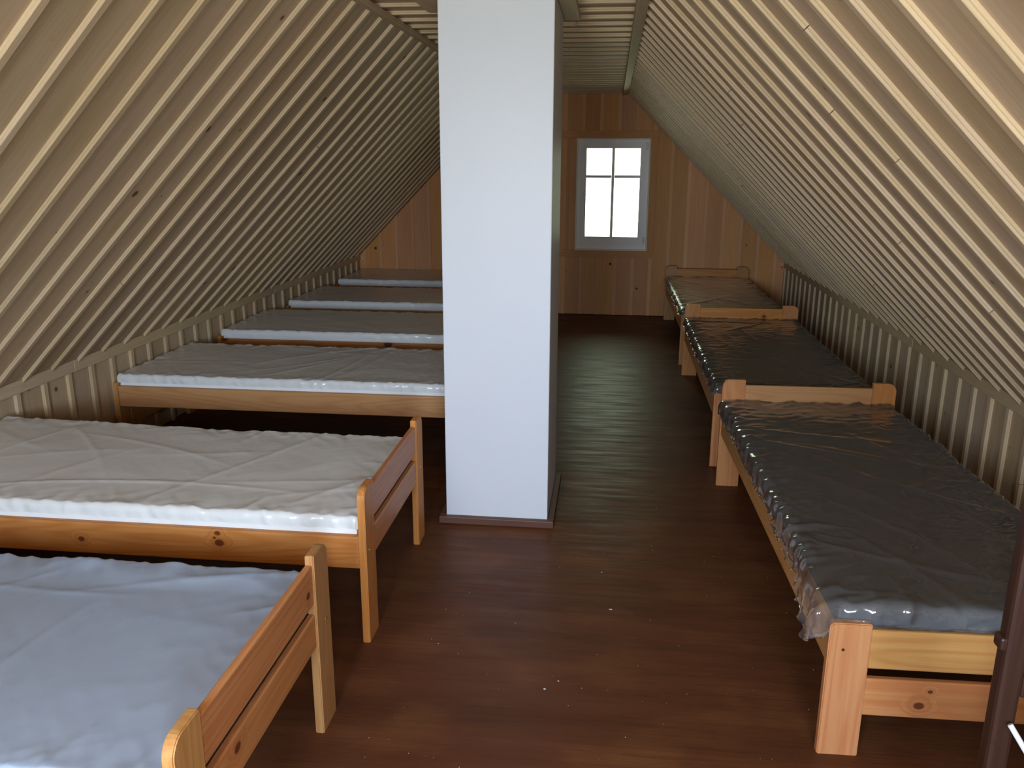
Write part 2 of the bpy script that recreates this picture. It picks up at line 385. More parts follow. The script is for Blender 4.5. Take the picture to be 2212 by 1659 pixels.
def cover(parent, origin, xdir, n, length, first, pitch, y_from, y_to, mp, mb, split=0.3):
    """lay planks and proud battens side by side in y.  local X = up the surface, local Z = into the room"""
    xd = Vector(xdir).normalized(); zd = Vector(n).normalized(); yd = zd.cross(xd)
    M = Matrix(((xd.x, yd.x, zd.x, 0), (xd.y, yd.y, zd.y, 0), (xd.z, yd.z, zd.z, 0), (0, 0, 0, 1)))
    pw = pitch - GAP
    plank = to_mesh(box_bm(0, length, -pw/2, pw/2, -PT_ + .0005, 0, 0.0012, 1), 'plank'); plank.materials.append(mp)
    def batten_mesh(l):
        h, b = BW/2, BT
        pts = [(-h, 0), (-h, b*.42), (-h+.002, b*.5), (-h, b*.58), (-h, b-.0015), (-h+.0015, b), (h-.0015, b), (h, b-.0015), (h, b*.58), (h-.002, b*.5), (h, b*.42), (h, 0)]
        me = to_mesh(poly_prism(pts, 0, 0, l), 'batten'); me.materials.append(mb); return me
    full = batten_mesh(length)
    i0 = math.floor((y_from - first) / pitch); i1 = math.ceil((y_to - first) / pitch)
    for i in range(i0, i1 + 1):
        ys = first + i * pitch
        yc = ys + BW + GAP/2 + pitch/2
        if yc - pw/2 < y_to and yc + pw/2 > y_from:
            mm = M.copy(); mm.translation = Vector(origin) + Vector((0, yc, 0)) - zd * random.uniform(0, .0008)
            link('plank', plank, parent, mw=mm)
        if y_from < ys < y_to:
            dz = random.uniform(-.0015, 0)
            if random.random() < split:
                c = random.uniform(.18, .82) * length
                for a, b in ((0, c - .0015), (c + .0015, length)):
                    mm = M.copy(); mm.translation = Vector(origin) + Vector((0, ys + BW/2 + random.uniform(-.002, .002), 0)) + xd * a + zd * (dz + .0003 + random.uniform(-.001, 0))
                    link('batten', batten_mesh(b - a), parent, mw=mm)
            else:
                mm = M.copy(); mm.translation = Vector(origin) + Vector((0, ys + BW/2, 0)) + zd * (dz + .0005)
                link('batten', full, parent, mw=mm)

TRB = 0.552                                        # lower edge of the knee wall's top trim
cover(wall_left, (XL, 0, 0.001), (0, 0, 1), (1, 0, 0), TRB + .02, 3.487, 0.1945, Y0, 9.06, M_PINE, M_PINE_EDGE, 0.05)
cover(wall_right, (XR, 0, 0.001), (0, 0, 1), (-1, 0, 0), TRB + .02, 3.834, 0.190, Y0, 9.0, M_PINE, M_PINE_EDGE, 0.05)
kl = (ZC - ZK); sl = math.hypot(kl, CL - XL); sr = math.hypot(kl, XR - CR)
cover(ceil_l, (XL, 0, ZK), (CL - XL, 0, kl), nL, sl, 2.0415, 0.2138, Y0, 9.07, M_PINE, M_PINE_EDGE, 0.4)
cover(ceil_r, (XR, 0, ZK), (CR - XR, 0, kl), nR, sr, 1.49, 0.2046, Y0, 9.0, M_PINE, M_PINE_EDGE, 0.4)
cover(ceiling, (CL, 0, ZC), (1, 0, 0), (0, 0, -1), CR - CL, 3.951, 0.202, Y0, 9.05, M_PINE, M_PINE_EDGE, 0.15)

# floor boards run across the room
fb = 0.145
nfb = int((9.2 - Y0) / fb) + 1
fbm = to_mesh(box_bm(-(XR - XL)/2 + .004, (XR - XL)/2 - .004, -fb/2 + .0003, fb/2 - .0003, -PT_ + .0005, 0), 'floor_board')
fbm.materials.append(M_FLOOR)
off = (2.066 - Y0) % fb
for i in range(nfb):
    link('floor_board', fbm, floor, loc=((XL + XR)/2, Y0 + off - fb/2 + i * fb, random.uniform(-.0002, 0)))

# knee-wall and ridge trims
def run_trim(name, x0, x1, z0, z1, ya, yb, label, mat=M_PINE_EDGE, rot=0.0, joints=()):
    root = empty(name, ((x0 + x1)/2, ya, (z0 + z1)/2)); tag(root, label, 'trim', kind='structure')
    cuts = [ya] + list(joints) + [yb]
    for a, b in zip(cuts[:-1], cuts[1:]):
        L_ = b - a - .003
        me = to_mesh(box_bm(-L_/2, L_/2, -(x1 - x0)/2, (x1 - x0)/2, -(z1 - z0)/2, (z1 - z0)/2, 0.003, 2))
        mw = Matrix.Translation((0, (a + b)/2 - ya, 0)) @ Matrix.Rotation(rot, 4, 'Y') @ Matrix.Rotation(R(90), 4, 'Z')
        link('board', me, root, mat=mat, mw=mw)
    return root
run_trim('trim_1', XL + .0005, XL + BT + .004, TRB, ZK + .014, Y0, 9.07, 'pine strip capping the left knee wall', joints=(1.1, 3.93, 6.6))
run_trim('trim_2', XR - BT - .004, XR - .0005, TRB, ZK + .014, Y0, 9.0, 'pine strip capping the right knee wall', joints=(2.1, 5.1, 7.4))
run_trim('trim_3', CR - .050, CR + .004, ZC - .036, ZC - .012, Y0, 9.0, 'narrow strip between flat ceiling and right slope', joints=(3.0, 6.2), rot=R(-12))
run_trim('trim_4', CL - .004, CL + .050, ZC - .036, ZC - .012, Y0, 9.05, 'narrow strip between flat ceiling and left slope', joints=(2.4, 5.3), rot=R(12))

# ------------------------------------------------------------------ far gable wall with its window
WX0, WX1, WZ0, WZ1 = -0.3763, 0.3829, 0.698, 1.8456
def roof_z(x):
    if x < CL: return ZK + (x - XL) * kl / (CL - XL)
    if x > CR: return ZK + (XR - x) * kl / (XR - CR)
    return ZC
wall_back = empty('wall_back', (0, YE, 0), math.atan(SKEW)); tag(wall_back, 'far gable wall of upright warm pine boards around the window', 'wall', kind='structure')
def gable_backing():
    bm = bmesh.new()
    outer = [(XL - .05, -.02), (XR + .05, -.02), (XR + .05, ZK), (CR, ZC + .03), (CL, ZC + .03), (XL - .05, ZK)]
    for xa, xb, za, zb in ((XL - .05, WX0, -.02, 9), (WX1, XR + .05, -.02, 9), (WX0, WX1, -.02, WZ0), (WX0, WX1, WZ1, 9)):
        xs = sorted(set([xa, xb] + [t for t in (CL, CR) if xa < t < xb]))
        for a, b in zip(xs[:-1], xs[1:]):
            top = lambda x: min(zb, roof_z(max(min(x, XR), XL)) + .03)
            p = [(a, za), (b, za), (b, top(b)), (a, top(a))]
            q = [bm.verts.new((x, PT_, z)) for x, z in p]; r_ = [bm.verts.new((x, PT_ + .10, z)) for x, z in p]
            bm.faces.new(q); bm.faces.new(r_[::-1])
            for i in range(4): bm.faces.new((q[i], r_[i], r_[(i + 1) % 4], q[(i + 1) % 4]))
    bmesh.ops.recalc_face_normals(bm, faces=bm.faces)
    return to_mesh(bm)
link('wall_core', gable_backing(), wall_back, mat=M_SHELL)
def gable_piece(name, xa, xb, za, zb, t, y1, mat):
    """upright board: clipped to the roof line; own origin, grain up"""
    if xa >= xb: return
    za_, ta, tb = za, min(zb, roof_z(xa) - .004), min(zb, roof_z(xb) - .004)
    if max(ta, tb) - za_ < .02: return
    xs = [xa, xb] + [c for c in (CL, CR) if xa < c < xb]; xs.sort()
    top = [(x, min(zb, roof_z(x) - .004)) for x in reversed(xs)]
    pts = [(xa, za_), (xb, za_)] + top
    cx = (xa + xb)/2
    # local X = up (z), local Y = -x, local Z = out of wall(-y): build directly in rotated frame
    bm = bmesh.new()
    n = len(pts)
    f = [bm.verts.new((p[1] - za_, -(p[0] - cx), 0)) for p in pts]; b = [bm.verts.new((p[1] - za_, -(p[0] - cx), -t)) for p in pts]
    bm.faces.new(f); bm.faces.new(b[::-1])
    for i in range(n): bm.faces.new((f[i], b[i], b[(i + 1) % n], f[(i + 1) % n]))
    bmesh.ops.recalc_face_normals(bm, faces=bm.faces)
    M = Matrix(((0, -1, 0, cx), (0, 0, -1, y1), (1, 0, 0, za_), (0, 0, 0, 1)))
    return link(name, to_mesh(bm), wall_back, mat=mat, mw=M)
GP = 0.1835
CASE = 0.072
kx = -0.494 - GP * 13
CX0 = -0.60
while kx < XR:
    a, b = kx + .019, kx + GP - .016
    for sub in ((a, b, 'plank', PT_, 0.0), (kx - .017, kx + .017, 'batten', .014, -.014)):
        xa, xb, nm, t, y1 = sub
        xa = max(xa, XL + .003); xb = min(xb, XR - .003)
        if nm == 'plank': xa -= .0175 if xa > XL + .01 else 0; xb += 0.015
        if xa >= xb - .004 or xa < XL: kx_ok = False
        else: kx_ok = True
        if kx_ok:
            lo, hi = WX0 - CASE, WX1 + CASE
            if nm == 'plank': lo, hi = WX0, WX1
            left = (xa, min(xb, lo)); right = (max(xa, hi), xb); mid = (max(xa, lo), min(xb, hi))
            zl, zh = (WZ0 - CASE, WZ1 + CASE) if nm == 'batten' else (WZ0, WZ1)
            for (p, q), spans in ((left, ((.006, 9),)), (right, ((.006, 9),)), (mid, ((.006, zl), (zh, 9)))):
                if q - p > .004:
                    for za, zb in spans:
                        if nm == 'batten' and p < WX0 - CASE and q > CX0 and zb == 9 and za < .1:
                            gable_piece(nm, p, q, .006, WZ0 - CASE, t, y1, M_GABLE_STRIP); gable_piece(nm, p, q, WZ0, WZ1, t, y1, M_GABLE_STRIP); gable_piece(nm, p, q, WZ1 + CASE, 9, t, y1, M_GABLE_STRIP)
                        else: gable_piece(nm, p, q, za, zb, t, y1, M_GABLE_STRIP if nm == 'batten' else M_GABLE)
    kx += GP

# window_1: casing boards, pale reveal, frame, sash, bars, panes, handle, hinges
win = empty('window_1', (0, YE, 0), math.atan(SKEW)); tag(win, 'small white four-pane window in the far gable', 'window', kind='structure')
def wb(name, x0, x1, y0, y1, z0, z1, mat, grain='X', bevel=.002, parent=None):
    return box(name, x0, x1, y0, y1, z0, z1, mat, parent or win, bevel, grain)
wb('casing_board', CX0, WX1 + CASE, -.022, -.001, WZ1, WZ1 + CASE, M_GABLE)
wb('casing_board', CX0, WX1 + CASE - .03, -.022, -.001, WZ0 - CASE, WZ0, M_GABLE)
wb('casing_board', WX1, WX1 + CASE, -.0215, -.001, WZ0 + .0005, WZ1 - .0005, M_GABLE, 'Z')
wb('casing_board', WX0 - CASE, WX0, -.0215, -.001, WZ0 + .0005, WZ1 - .0005, M_GABLE, 'Z')
tl = .013
wb('reveal_board', WX0, WX1, -.027, .075, WZ1 - tl, WZ1, M_LINER)
wb('reveal_board', WX0, WX1, -.027, .075, WZ0, WZ0 + tl, M_LINER)
wb('reveal_board', WX0, WX0 + tl, -.027, .075, WZ0 + tl, WZ1 - tl, M_LINER, 'Z')
wb('reveal_board', WX1 - tl, WX1, -.027, .075, WZ0 + tl, WZ1 - tl, M_LINER, 'Z')
def ring(name, x0, x1, z0, z1, wl, wr, wbt, wt, y0, y1, mat, bevel=.003):
    bm = bmesh.new()
    def add(a, b, c, d):
        t = box_bm(a, b, y0, y1, c, d); me = to_mesh(t); bm.from_mesh(me); bpy.data.meshes.remove(me)
    add(x0, x0 + wl, z0, z1); add(x1 - wr, x1, z0, z1); add(x0 + wl, x1 - wr, z0, z0 + wbt); add(x0 + wl, x1 - wr, z1 - wt, z1)
    bmesh.ops.remove_doubles(bm, verts=bm.verts, dist=1e-5)
    return link(name, to_mesh(bm), win, mat=mat)
fx0, fx1, fz0, fz1 = WX0 + tl, WX1 - tl, WZ0 + tl, WZ1 - tl
ring('window_frame', fx0, fx1, fz0, fz1, .034, .034, .045, .034, .012, .070, M_PVC)
ring('sash', fx0 + .026, fx1 - .026, fz0 + .036, fz1 - .026, .064, .062, .093, .062, -.004, .050, M_PVC)
gx0, gx1, gz0, gz1 = -.272, .281, .840, 1.747
wb('glazing_bar', -.010, .018, .006, .034, gz0 - .004, gz1 + .004, M_PVC, 'Z', .003)
wb('glazing_bar', gx0 - .004, -.011, .006, .034, 1.447, 1.475, M_PVC, 'X', .003)
wb('glazing_bar', .019, gx1 + .004, .006, .034, 1.447, 1.475, M_PVC, 'X', .003)
for a, b, c, d in ((gx0 - .004, -.0105, gz0 - .004, 1.4465), (.0185, gx1 + .004, gz0 - .004, 1.4465), (gx0 - .004, -.0105, 1.4755, gz1 + .004), (.0185, gx1 + .004, 1.4755, gz1 + .004)):
    wb('pane', a, b, .018, .022, c, d, M_GLASS, 'X', 0)
h = wb('handle', -.318, -.296, -.012, -.004, 1.23, 1.29, M_PVC, 'Z', .002)
bm = box_bm(-.007, .007, -.009, .009, 0, .115, .004)
link('lever', to_mesh(bm), h, mat=M_PVC, mw=Matrix.Rotation(R(90), 4, 'Y').inverted() @ Matrix.Translation((0, -.014, -.115)) if False else h.matrix_local.inverted() @ Matrix.Translation((-.307, -.026, 1.165)))
wb('hinge', .339, .353, -.014, .010, 1.735, 1.805, M_METAL, 'Z', .002)
wb('hinge', .339, .353, -.014, .010, .775, .845, M_METAL, 'Z', .002)

# ------------------------------------------------------------------ the gable behind the camera, with the window that lights the room
wall_front = empty('wall_front', (0, Y0, 0)); tag(wall_front, 'near gable wall behind the viewpoint with two window openings', 'wall', kind='structure')
(rx0, rx1, rz0, rz1), (sx0, sx1, sz0, sz1) = REARWIN
bm = bmesh.new()
for xa, xb, za, zb in ((XL - .05, rx0, -.02, 9), (rx1, sx0, -.02, 9), (sx1, XR + .05, -.02, 9), (rx0, rx1, -.02, rz0), (rx0, rx1, rz1, 9), (sx0, sx1, -.02, sz0), (sx0, sx1, sz1, 9)):
    xs = sorted(set([xa, xb] + [t for t in (CL, CR) if xa < t < xb]))
    for a, b in zip(xs[:-1], xs[1:]):
        top = lambda x: min(zb, roof_z(max(min(x, XR), XL)) + .03)
        p = [(a, za), (b, za), (b, top(b)), (a, top(a))]
        q = [bm.verts.new((x, 0, z)) for x, z in p]; r_ = [bm.verts.new((x, -.12, z)) for x, z in p]
        bm.faces.new(q); bm.faces.new(r_[::-1])
        for i in range(4): bm.faces.new((q[i], r_[i], r_[(i + 1) % 4], q[(i + 1) % 4]))
bmesh.ops.recalc_face_normals(bm, faces=bm.faces)
link('wall_core', to_mesh(bm), wall_front, mat=M_PINE)

# ------------------------------------------------------------------ chimney
chim = empty('column', (0, 0, 0)); 
KX0, KX1, KY0, KY1 = -0.7135, -0.2450, 3.540, 4.105
tag(chim, 'white plastered square chimney standing in the middle of the attic', 'chimney', kind='structure')
box('shaft', KX0, KX1, KY0, KY1, 0.0, ZC - .001, M_PLASTER, chim, 0.004, 'Z')
def frame_board(name, x0, x1, y0, y1, z0, z1, grain, mat, parent): return box(name, x0, x1, y0, y1, z0, z1, mat, parent, .004, grain)
sk = .030; shh = .035
frame_board('skirting', KX0 - sk, KX1 + sk, KY0 - sk, KY0, .001, shh, 'X', M_SKIRT, chim)
frame_board('skirting', KX1, KX1 + sk, KY0 + .001, KY1 + sk, .001, shh, 'Y', M_SKIRT, chim)
frame_board('skirting', KX0 - sk, KX0, KY0 + .001, KY1 + sk, .001, shh, 'Y', M_SKIRT, chim)
frame_board('skirting', KX0, KX1, KY1, KY1 + sk, .001, shh, 'X', M_SKIRT, chim)
zt0 = ZC - .046
frame_board('ceiling_trim', KX1 + .001, KX1 + .075, KY0 - .02, KY1 + .10, zt0, ZC - .019, 'Y', M_PINE, chim)
frame_board('ceiling_trim', KX0 - .12, KX0 - .001, KY0 - .02, KY0 + .40, zt0, ZC - .019, 'Y', M_PINE, chim)
frame_board('ceiling_trim', KX0, KX1, KY1 + .001, KY1 + .09, zt0, ZC - .019, 'X', M_PINE, chim)

# ------------------------------------------------------------------ beds
def rounded_post(wd, ht, r_out, r_in, out_low=True):
    """outline in (y,z): outer top corner at y=0"""
    pts = [(0, 0)]
    pts = [(wd, 0)]
    for i in range(5):
        a = math.pi/2 * i/4
        pts.append((wd - r_in + r_in * math.cos(a), ht - r_in + r_in * math.sin(a)))
    for i in range(7):
        a = math.pi/2 + math.pi/2 * i/6
        pts.append((r_out + r_out * math.cos(a), ht - r_out + r_out * math.sin(a)))
    pts.append((0, 0))
    return pts

PW, PTH = 0.112, 0.026
def make_bed(L, W, label, group, mats, loc, rz, special={}):
    root = empty('bed', loc, rz); tag(root, label, 'bed', group)
    def part(nm, bm, mat, M=Matrix.Identity(4)):
        return link(nm, to_mesh(bm), root, mat=mat, mw=M)
    def end(x, s, ph, hi1, hi0, lo1, lo0, r):
        # s=+1: outer face looks to +x
        xa, xb = (x - PTH, x) if s > 0 else (x, x + PTH)
        for side in (0, 1):
            y = 0 if side == 0 else W
            sg = 1 if side == 0 else -1
            # post built with local X up
            bm = bmesh.new()
            o = rounded_post(PW, ph, r, .006)
            va = [bm.verts.new((p[1], -sg * p[0], 0)) for p in o]; vb = [bm.verts.new((p[1], -sg * p[0], PTH)) for p in o]
            bm.faces.new(va); bm.faces.new(vb[::-1]); n = len(o)
            for i in range(n): bm.faces.new((va[i], vb[i], vb[(i + 1) % n], va[(i + 1) % n]))
            bmesh.ops.recalc_face_normals(bm, faces=bm.faces)
            es = [e for e in bm.edges if e.calc_face_angle(0) > 0.9 and abs(e.verts[0].co.z - e.verts[1].co.z) < 1e-6 and max(e.verts[0].co.x, e.verts[1].co.x) > .001]
            bmesh.ops.bevel(bm, geom=es, offset=.003, segments=2, affect='EDGES', clamp_overlap=True)
            # map: local X -> z, local Y -> -y, local Z -> x... (z, y', x)
            M = Matrix(((0, 0, 1, xa), (0, -1, 0, y), (1, 0, 0, .0005), (0, 0, 0, 1)))
            M = Matrix(((0, 0, 1, xa), (0, -1, 0, y), (1, 0, 0, .0005), (0, 0, 0, 1)))
            p = part('post', bm, mats[0], M)
            sc = to_mesh(poly_prism([(.0045 * math.cos(a), .0045 * math.sin(a)) for a in [k * math.pi/5 for k in range(10)]], 0, -.0012 if s < 0 else -.0005, .0005 if s < 0 else .0012))
            link('screw', sc, p, mat=M_BRASS, mw=M.inverted() @ Matrix.Translation((x, y + sg * .040 if side == 0 else y - .040, .335)))
        rc = .0055
        ra, rb = (xa + .0, xb - rc) if s > 0 else (xa + rc, xb)
        for z0, z1, mt in ((hi0, hi1, special.get(('up', s), mats[1])), (lo0, lo1, special.get(('low', s), mats[0]))):
            dy = W - 2 * PW + .0
            bm = box_bm(-dy/2, dy/2, -(rb - ra)/2, (rb - ra)/2, -(z1 - z0)/2, (z1 - z0)/2, .005, 3)
            part('end_rail', bm, mt, Matrix.Translation(((ra + rb)/2, W/2, (z0 + z1)/2)) @ Matrix.Rotation(R(90), 4, 'Z'))
    end(0, -1, .414, .396, .276, .246, .129, .016)
    end(L, 1, .566, .540, .420, .389, .285, .042)
    for y0 in (.006, W - .034):
        dx = L - 2 * PTH
        bm = box_bm(-dx/2, dx/2, -.014, .014, -.0593, .0593, .006, 3)
        part('side_rail', bm, special.get('side', mats[0]) if y0 < .1 else mats[1], Matrix.Translation((L/2, y0 + .014, .3362)))
    sl_ = to_mesh(box_bm(-(W - .074)/2, (W - .074)/2, -.035, .035, -.009, .009, .003, 1)); sl_.materials.append(mats[1])
    for i in range(11):
        x = .12 + i * (L - .24)/10
        link('slat', sl_, root, mw=Matrix.Translation((x, W/2, .347)) @ Matrix.Rotation(R(90), 4, 'Z'))
    return root

def superbox(Lm, Wm, z0, z1, puff, seed, nx=70, ny=32, r=.022):
    """soft mattress: rounded slab with gentle unevenness"""
    bm = bmesh.new()
    H = z1 - z0
    # profile around: build as grid wrapped over the top, then mirrored bottom
    us = []
    def axis(n, Lq):
        pts = []
        for k in range(5): 
            a = math.pi/2 * k/4; pts.append((r - r * math.cos(a), r * (1 - math.sin(a))))   # (offset from edge, drop)
        mid = [(r + (Lq - 2*r) * (i + 1)/(n + 1), 0.0) for i in range(n)]
        out = [(p[0], p[1]) for p in pts] + mid + [(Lq - p[0], p[1]) for p in reversed(pts)]
        return out
    ax, ay = axis(nx, Lm), axis(ny, Wm)
    def top(i, j):
        x, dx = ax[i]; y, dy = ay[j]
        d = min(r, math.hypot(dx, dy)) if dx and dy else max(dx, dy)
        z = z1 - d
        e = min(x, Lm - x, y, Wm - y)
        z += puff * min(1, e/.10) * (.6 + .8 * mnoise.noise(Vector((x * 2.2, y * 3.0, seed)))) - .002
        return Vector((x, y, z))
    g = [[bm.verts.new(top(i, j)) for j in range(len(ay))] for i in range(len(ax))]
    for i in range(len(ax) - 1):
        for j in range(len(ay) - 1): bm.faces.new((g[i][j], g[i+1][j], g[i+1][j+1], g[i][j+1]))
    # sides
    loop = [g[i][0] for i in range(len(ax))] + [g[-1][j] for j in range(1, len(ay))] + [g[i][-1] for i in range(len(ax) - 2, -1, -1)] + [g[0][j] for j in range(len(ay) - 2, 0, -1)]
    prev = loop
    for q, (fz, ins) in enumerate(((.5, -.003), (.12, -.001), (0.0, .012))):
        cur = []
        for v in loop:
            x, y = v.co.x, v.co.y
            cxn = min(max(x, ins), Lm - ins) if ins > 0 else (x + (ins if x < .001 else (-ins if x > Lm - .001 else 0)))
            cyn = min(max(y, ins), Wm - ins) if ins > 0 else (y + (ins if y < .001 else (-ins if y > Wm - .001 else 0)))
            cur.append(bm.verts.new((cxn, cyn, z0 + fz * (H - r))))
        n = len(loop)
        for k in range(n): bm.faces.new((prev[k], prev[(k + 1) % n], cur[(k + 1) % n], cur[k]))
        prev = cur
    bm.faces.new(prev)
    bmesh.ops.recalc_face_normals(bm, faces=bm.faces)
    return bm

def wrap(Lm, Wm, z1, seed, ridges, skirt, nx=230, ny=120, amp=.0045, edge_amp=.010, hem=None, clear=.004):
    """thin plastic cover: grid laid over the mattress and folded down its four sides, creased"""
    rng = random.Random(seed)
    segs = []
    for _ in range(ridges):
        x, y = rng.uniform(0, Lm), rng.uniform(0, Wm); a = rng.gauss(.25, .55); l = rng.uniform(.25, .9)
        segs.append((x, y, math.cos(a), math.sin(a), l, rng.uniform(.4, 1.0), rng.uniform(.008, .022), rng.uniform(-.6, .6)))
    for _ in range(ridges * 2):       # short creases round the rim
        side = rng.random(); t = rng.random()
        if side < .7: x, y, a = rng.uniform(0, Lm), (0 if rng.random() < .6 else Wm), math.pi/2 + rng.gauss(0, .5)
        else: x, y, a = (0 if rng.random() < .5 else Lm), rng.uniform(0, Wm), rng.gauss(0, .5)
        segs.append((x, y, math.cos(a), math.sin(a), rng.uniform(.06, .22), rng.uniform(.4, 1.1), rng.uniform(.005, .012), 0))
    sk = skirt
    def rangepts(Lq, n, m):
        out = [-sk + sk * i/m for i in range(m)] + [Lq * i/n for i in range(n + 1)] + [Lq + sk * (i + 1)/m for i in range(m)]
        return out
    m = 12
    X = rangepts(Lm, nx - 2*m, m); Y = rangepts(Wm, ny - 2*m, m)
    gx, gy = np.meshgrid(np.array(X), np.array(Y), indexing='ij')
    H = np.zeros_like(gx)
    for (x, y, c, s, l, hgt, wd, bend) in segs:
        u = (gx - x) * c + (gy - y) * s; v = -(gx - x) * s + (gy - y) * c - bend * (u * u) * .5
        fall = np.clip(1 - (u / l) ** 2, 0, 1)
        H += hgt * amp * fall * np.exp(-np.abs(v) / wd) 
    nz = np.zeros_like(gx); nz2 = np.zeros_like(gx)
    for i in range(gx.shape[0]):
        for j in range(gx.shape[1]):
            a, b = gx[i, j], gy[i, j]
            nz[i, j] = 1 - abs(mnoise.noise((a * 3.1 + seed, b * 4.3, seed * 1.7))) * 2.2
            nz2[i, j] = 1 - abs(mnoise.noise((a * 19 + b * 9 + seed, b * 7 - a * 5, seed * 2.7))) * 2.3 - abs(mnoise.noise((a * 9 - b * 16, b * 6 + seed, 3.1))) * .8
    ox = np.maximum(np.maximum(-gx, gx - Lm), 0); oy = np.maximum(np.maximum(-gy, gy - Wm), 0)
    d = np.sqrt(ox ** 2 + oy ** 2); dm = np.minimum(d, sk * 1.02)
    edge = np.exp(-np.minimum(np.minimum(gx, Lm - gx).clip(0), np.minimum(gy, Wm - gy).clip(0)) / .05)
    nz2 = np.clip(nz2, -.4, 1)
    H += nz * .0018 + nz2 * (.0008 + .0045 * edge * (edge_amp / .010))
    H += clear
    rr = .02
    px = np.clip(gx, 0, Lm); py = np.clip(gy, 0, Wm)
    # fold: the film leaves the edge in a quarter round, then hangs
    ang = np.clip(dm / (rr * 1.57), 0, 1) * (math.pi / 2)
    nxv = np.where(gx < 0, -1.0, np.where(gx > Lm, 1.0, 0.0)) * np.where(d > 0, ox / np.maximum(d, 1e-9), 0)
    nyv = np.where(gy < 0, -1.0, np.where(gy > Wm, 1.0, 0.0)) * np.where(d > 0, oy / np.maximum(d, 1e-9), 0)
    hx = np.sin(ang); hz = np.cos(ang)
    bul = (hx * .004)
    Z = z1 - np.where(dm > 0, rr * (1 - hz) + np.maximum(dm - rr * 1.57, 0), 0)
    PX = px + nxv * (rr * hx * .25 + H * hx + bul); PY = py + nyv * (rr * hx * .25 + H * hx + bul); PZ = Z + H * hz
    if hem is not None: PX, PY, PZ = hem(gx, gy, d, PX, PY, PZ, nz, nz2)
    nxn, nyn = gx.shape
    verts = np.stack([PX, PY, PZ], -1).reshape(-1, 3)
    idx = np.arange(nxn * nyn).reshape(nxn, nyn)
    faces = np.stack([idx[:-1, :-1], idx[1:, :-1], idx[1:, 1:], idx[:-1, 1:]], -1).reshape(-1, 4)
    # leave out the far corners of the skirt where the film would double up
    cc = (d.reshape(-1)[faces] > sk * 1.03).all(axis=1)
    faces = faces[~cc]
    me = bpy.data.meshes.new('wrap')
    me.from_pydata(verts.tolist(), [], faces.tolist()); me.update()
    for p in me.polygons: p.use_smooth = True
    return me

def make_mattress(Lm, Wm, label, group, loc, rz, mat, fmat, seed, ridges, puff=.004, top=.4565, skirt=.062, hem=None, amp=.0045, nx=230, ny=120, edge_amp=.010):
    root = empty('mattress', loc, rz); tag(root, label, 'mattress', group)
    z0 = .3565
    bm = superbox(Lm, Wm, z0, top - .006, puff, seed)
    c = link('mattress_body', to_mesh(bm, smooth=True), root, mat=mat)
    me = wrap(Lm, Wm, top - .006 + puff, seed, ridges, skirt, amp=amp, hem=hem, nx=nx, ny=ny, edge_amp=edge_amp)
    link('plastic_wrap', me, root, mat=fmat)
    return root

LW, RW = .8853, .8405
BLL, BLR = 1.955, 2.06
LX = -.7820
left = [(1.2489, .0021, 'first'), (2.5015, .0021, 'second'), (4.2283, .004, 'third'), (5.5254, .004, 'fourth'), (6.8104, .004, 'fifth'), (8.150, .0, 'sixth')]
GB = 'pine single beds standing in two rows'
GM = 'plastic-wrapped mattresses lying on the beds'
lab = {
 'first': ('nearest pine bed on the left, headboard with knotty lower rail', 'blue-grey plastic-wrapped mattress on the nearest left bed'),
 'second': ('pine bed with knotty orange side rail, second from the front on the left', 'white plastic-wrapped mattress on the second left bed from the front'),
 'third': ('pine bed with pale yellow side rail running behind the white chimney', 'white-edged mattress on the left bed directly beside the chimney'),
 'fourth': ('fourth pine bed from the front in the left row', 'white-edged mattress fourth from the front on the left'),
 'fifth': ('fifth pine bed from the front in the left row', 'dim grey-edged mattress fifth from the front on the left'),
 'sixth': ('last pine bed of the left row against the far gable', 'dim olive mattress against the far gable on the left'),
}
def hem_first(gx, gy, d, PX, PY, PZ, nz, nz2):
    # loose film along the far side and at the head end puffs up and spills over
    far = np.clip((gy - .70) / .15, 0, 1)
    PZ = PZ + far * (.006 + .016 * np.clip(nz - .2, 0, 1)) * np.clip((gx - .6) / .8, 0, 1)
    return PX, PY, PZ
def hem_second(gx, gy, d, PX, PY, PZ, nz, nz2):
    PZ = PZ + .022 * np.clip((1.1 - gx) / 1.0, 0, 1) * np.clip(gy / .5, 0, 1) * (d < .03)
    return PX, PY, PZ
mats_l = [(M_BED2, M_BED2), (M_BED, M_BED), (M_BED2, M_BED2), (M_BED, M_BED2), (M_BED2, M_BED), (M_BED, M_BED2)]
for i, (y, a, k) in enumerate(left):
    x0 = LX - BLL
    make_bed(BLL, LW, lab[k][0], GB, mats_l[i], (x0, y, 0), a, ({('up', 1): M_BED_L1A, ('low', 1): M_BED_L1B}, {'side': M_BED_L2}, {}, {}, {}, {})[i])
    fm = M_FAB_GREY if k == 'first' else M_FAB_WHITE
    near = i < 3
    make_mattress(BLL - .075, LW - .058, lab[k][1], GM, (x0 + .034, y + .031, .0), a, fm, M_FILM_MILKY if i == 0 else M_FILM_SOFT, 11 + i * 3, (9, 12, 9, 7, 6, 5)[i],
                  hem=(hem_first, hem_second, None, None, None, None)[i], skirt=.05, nx=230 if near else 130, ny=120 if near else 70,
                  puff=.006 if i < 2 else .003)

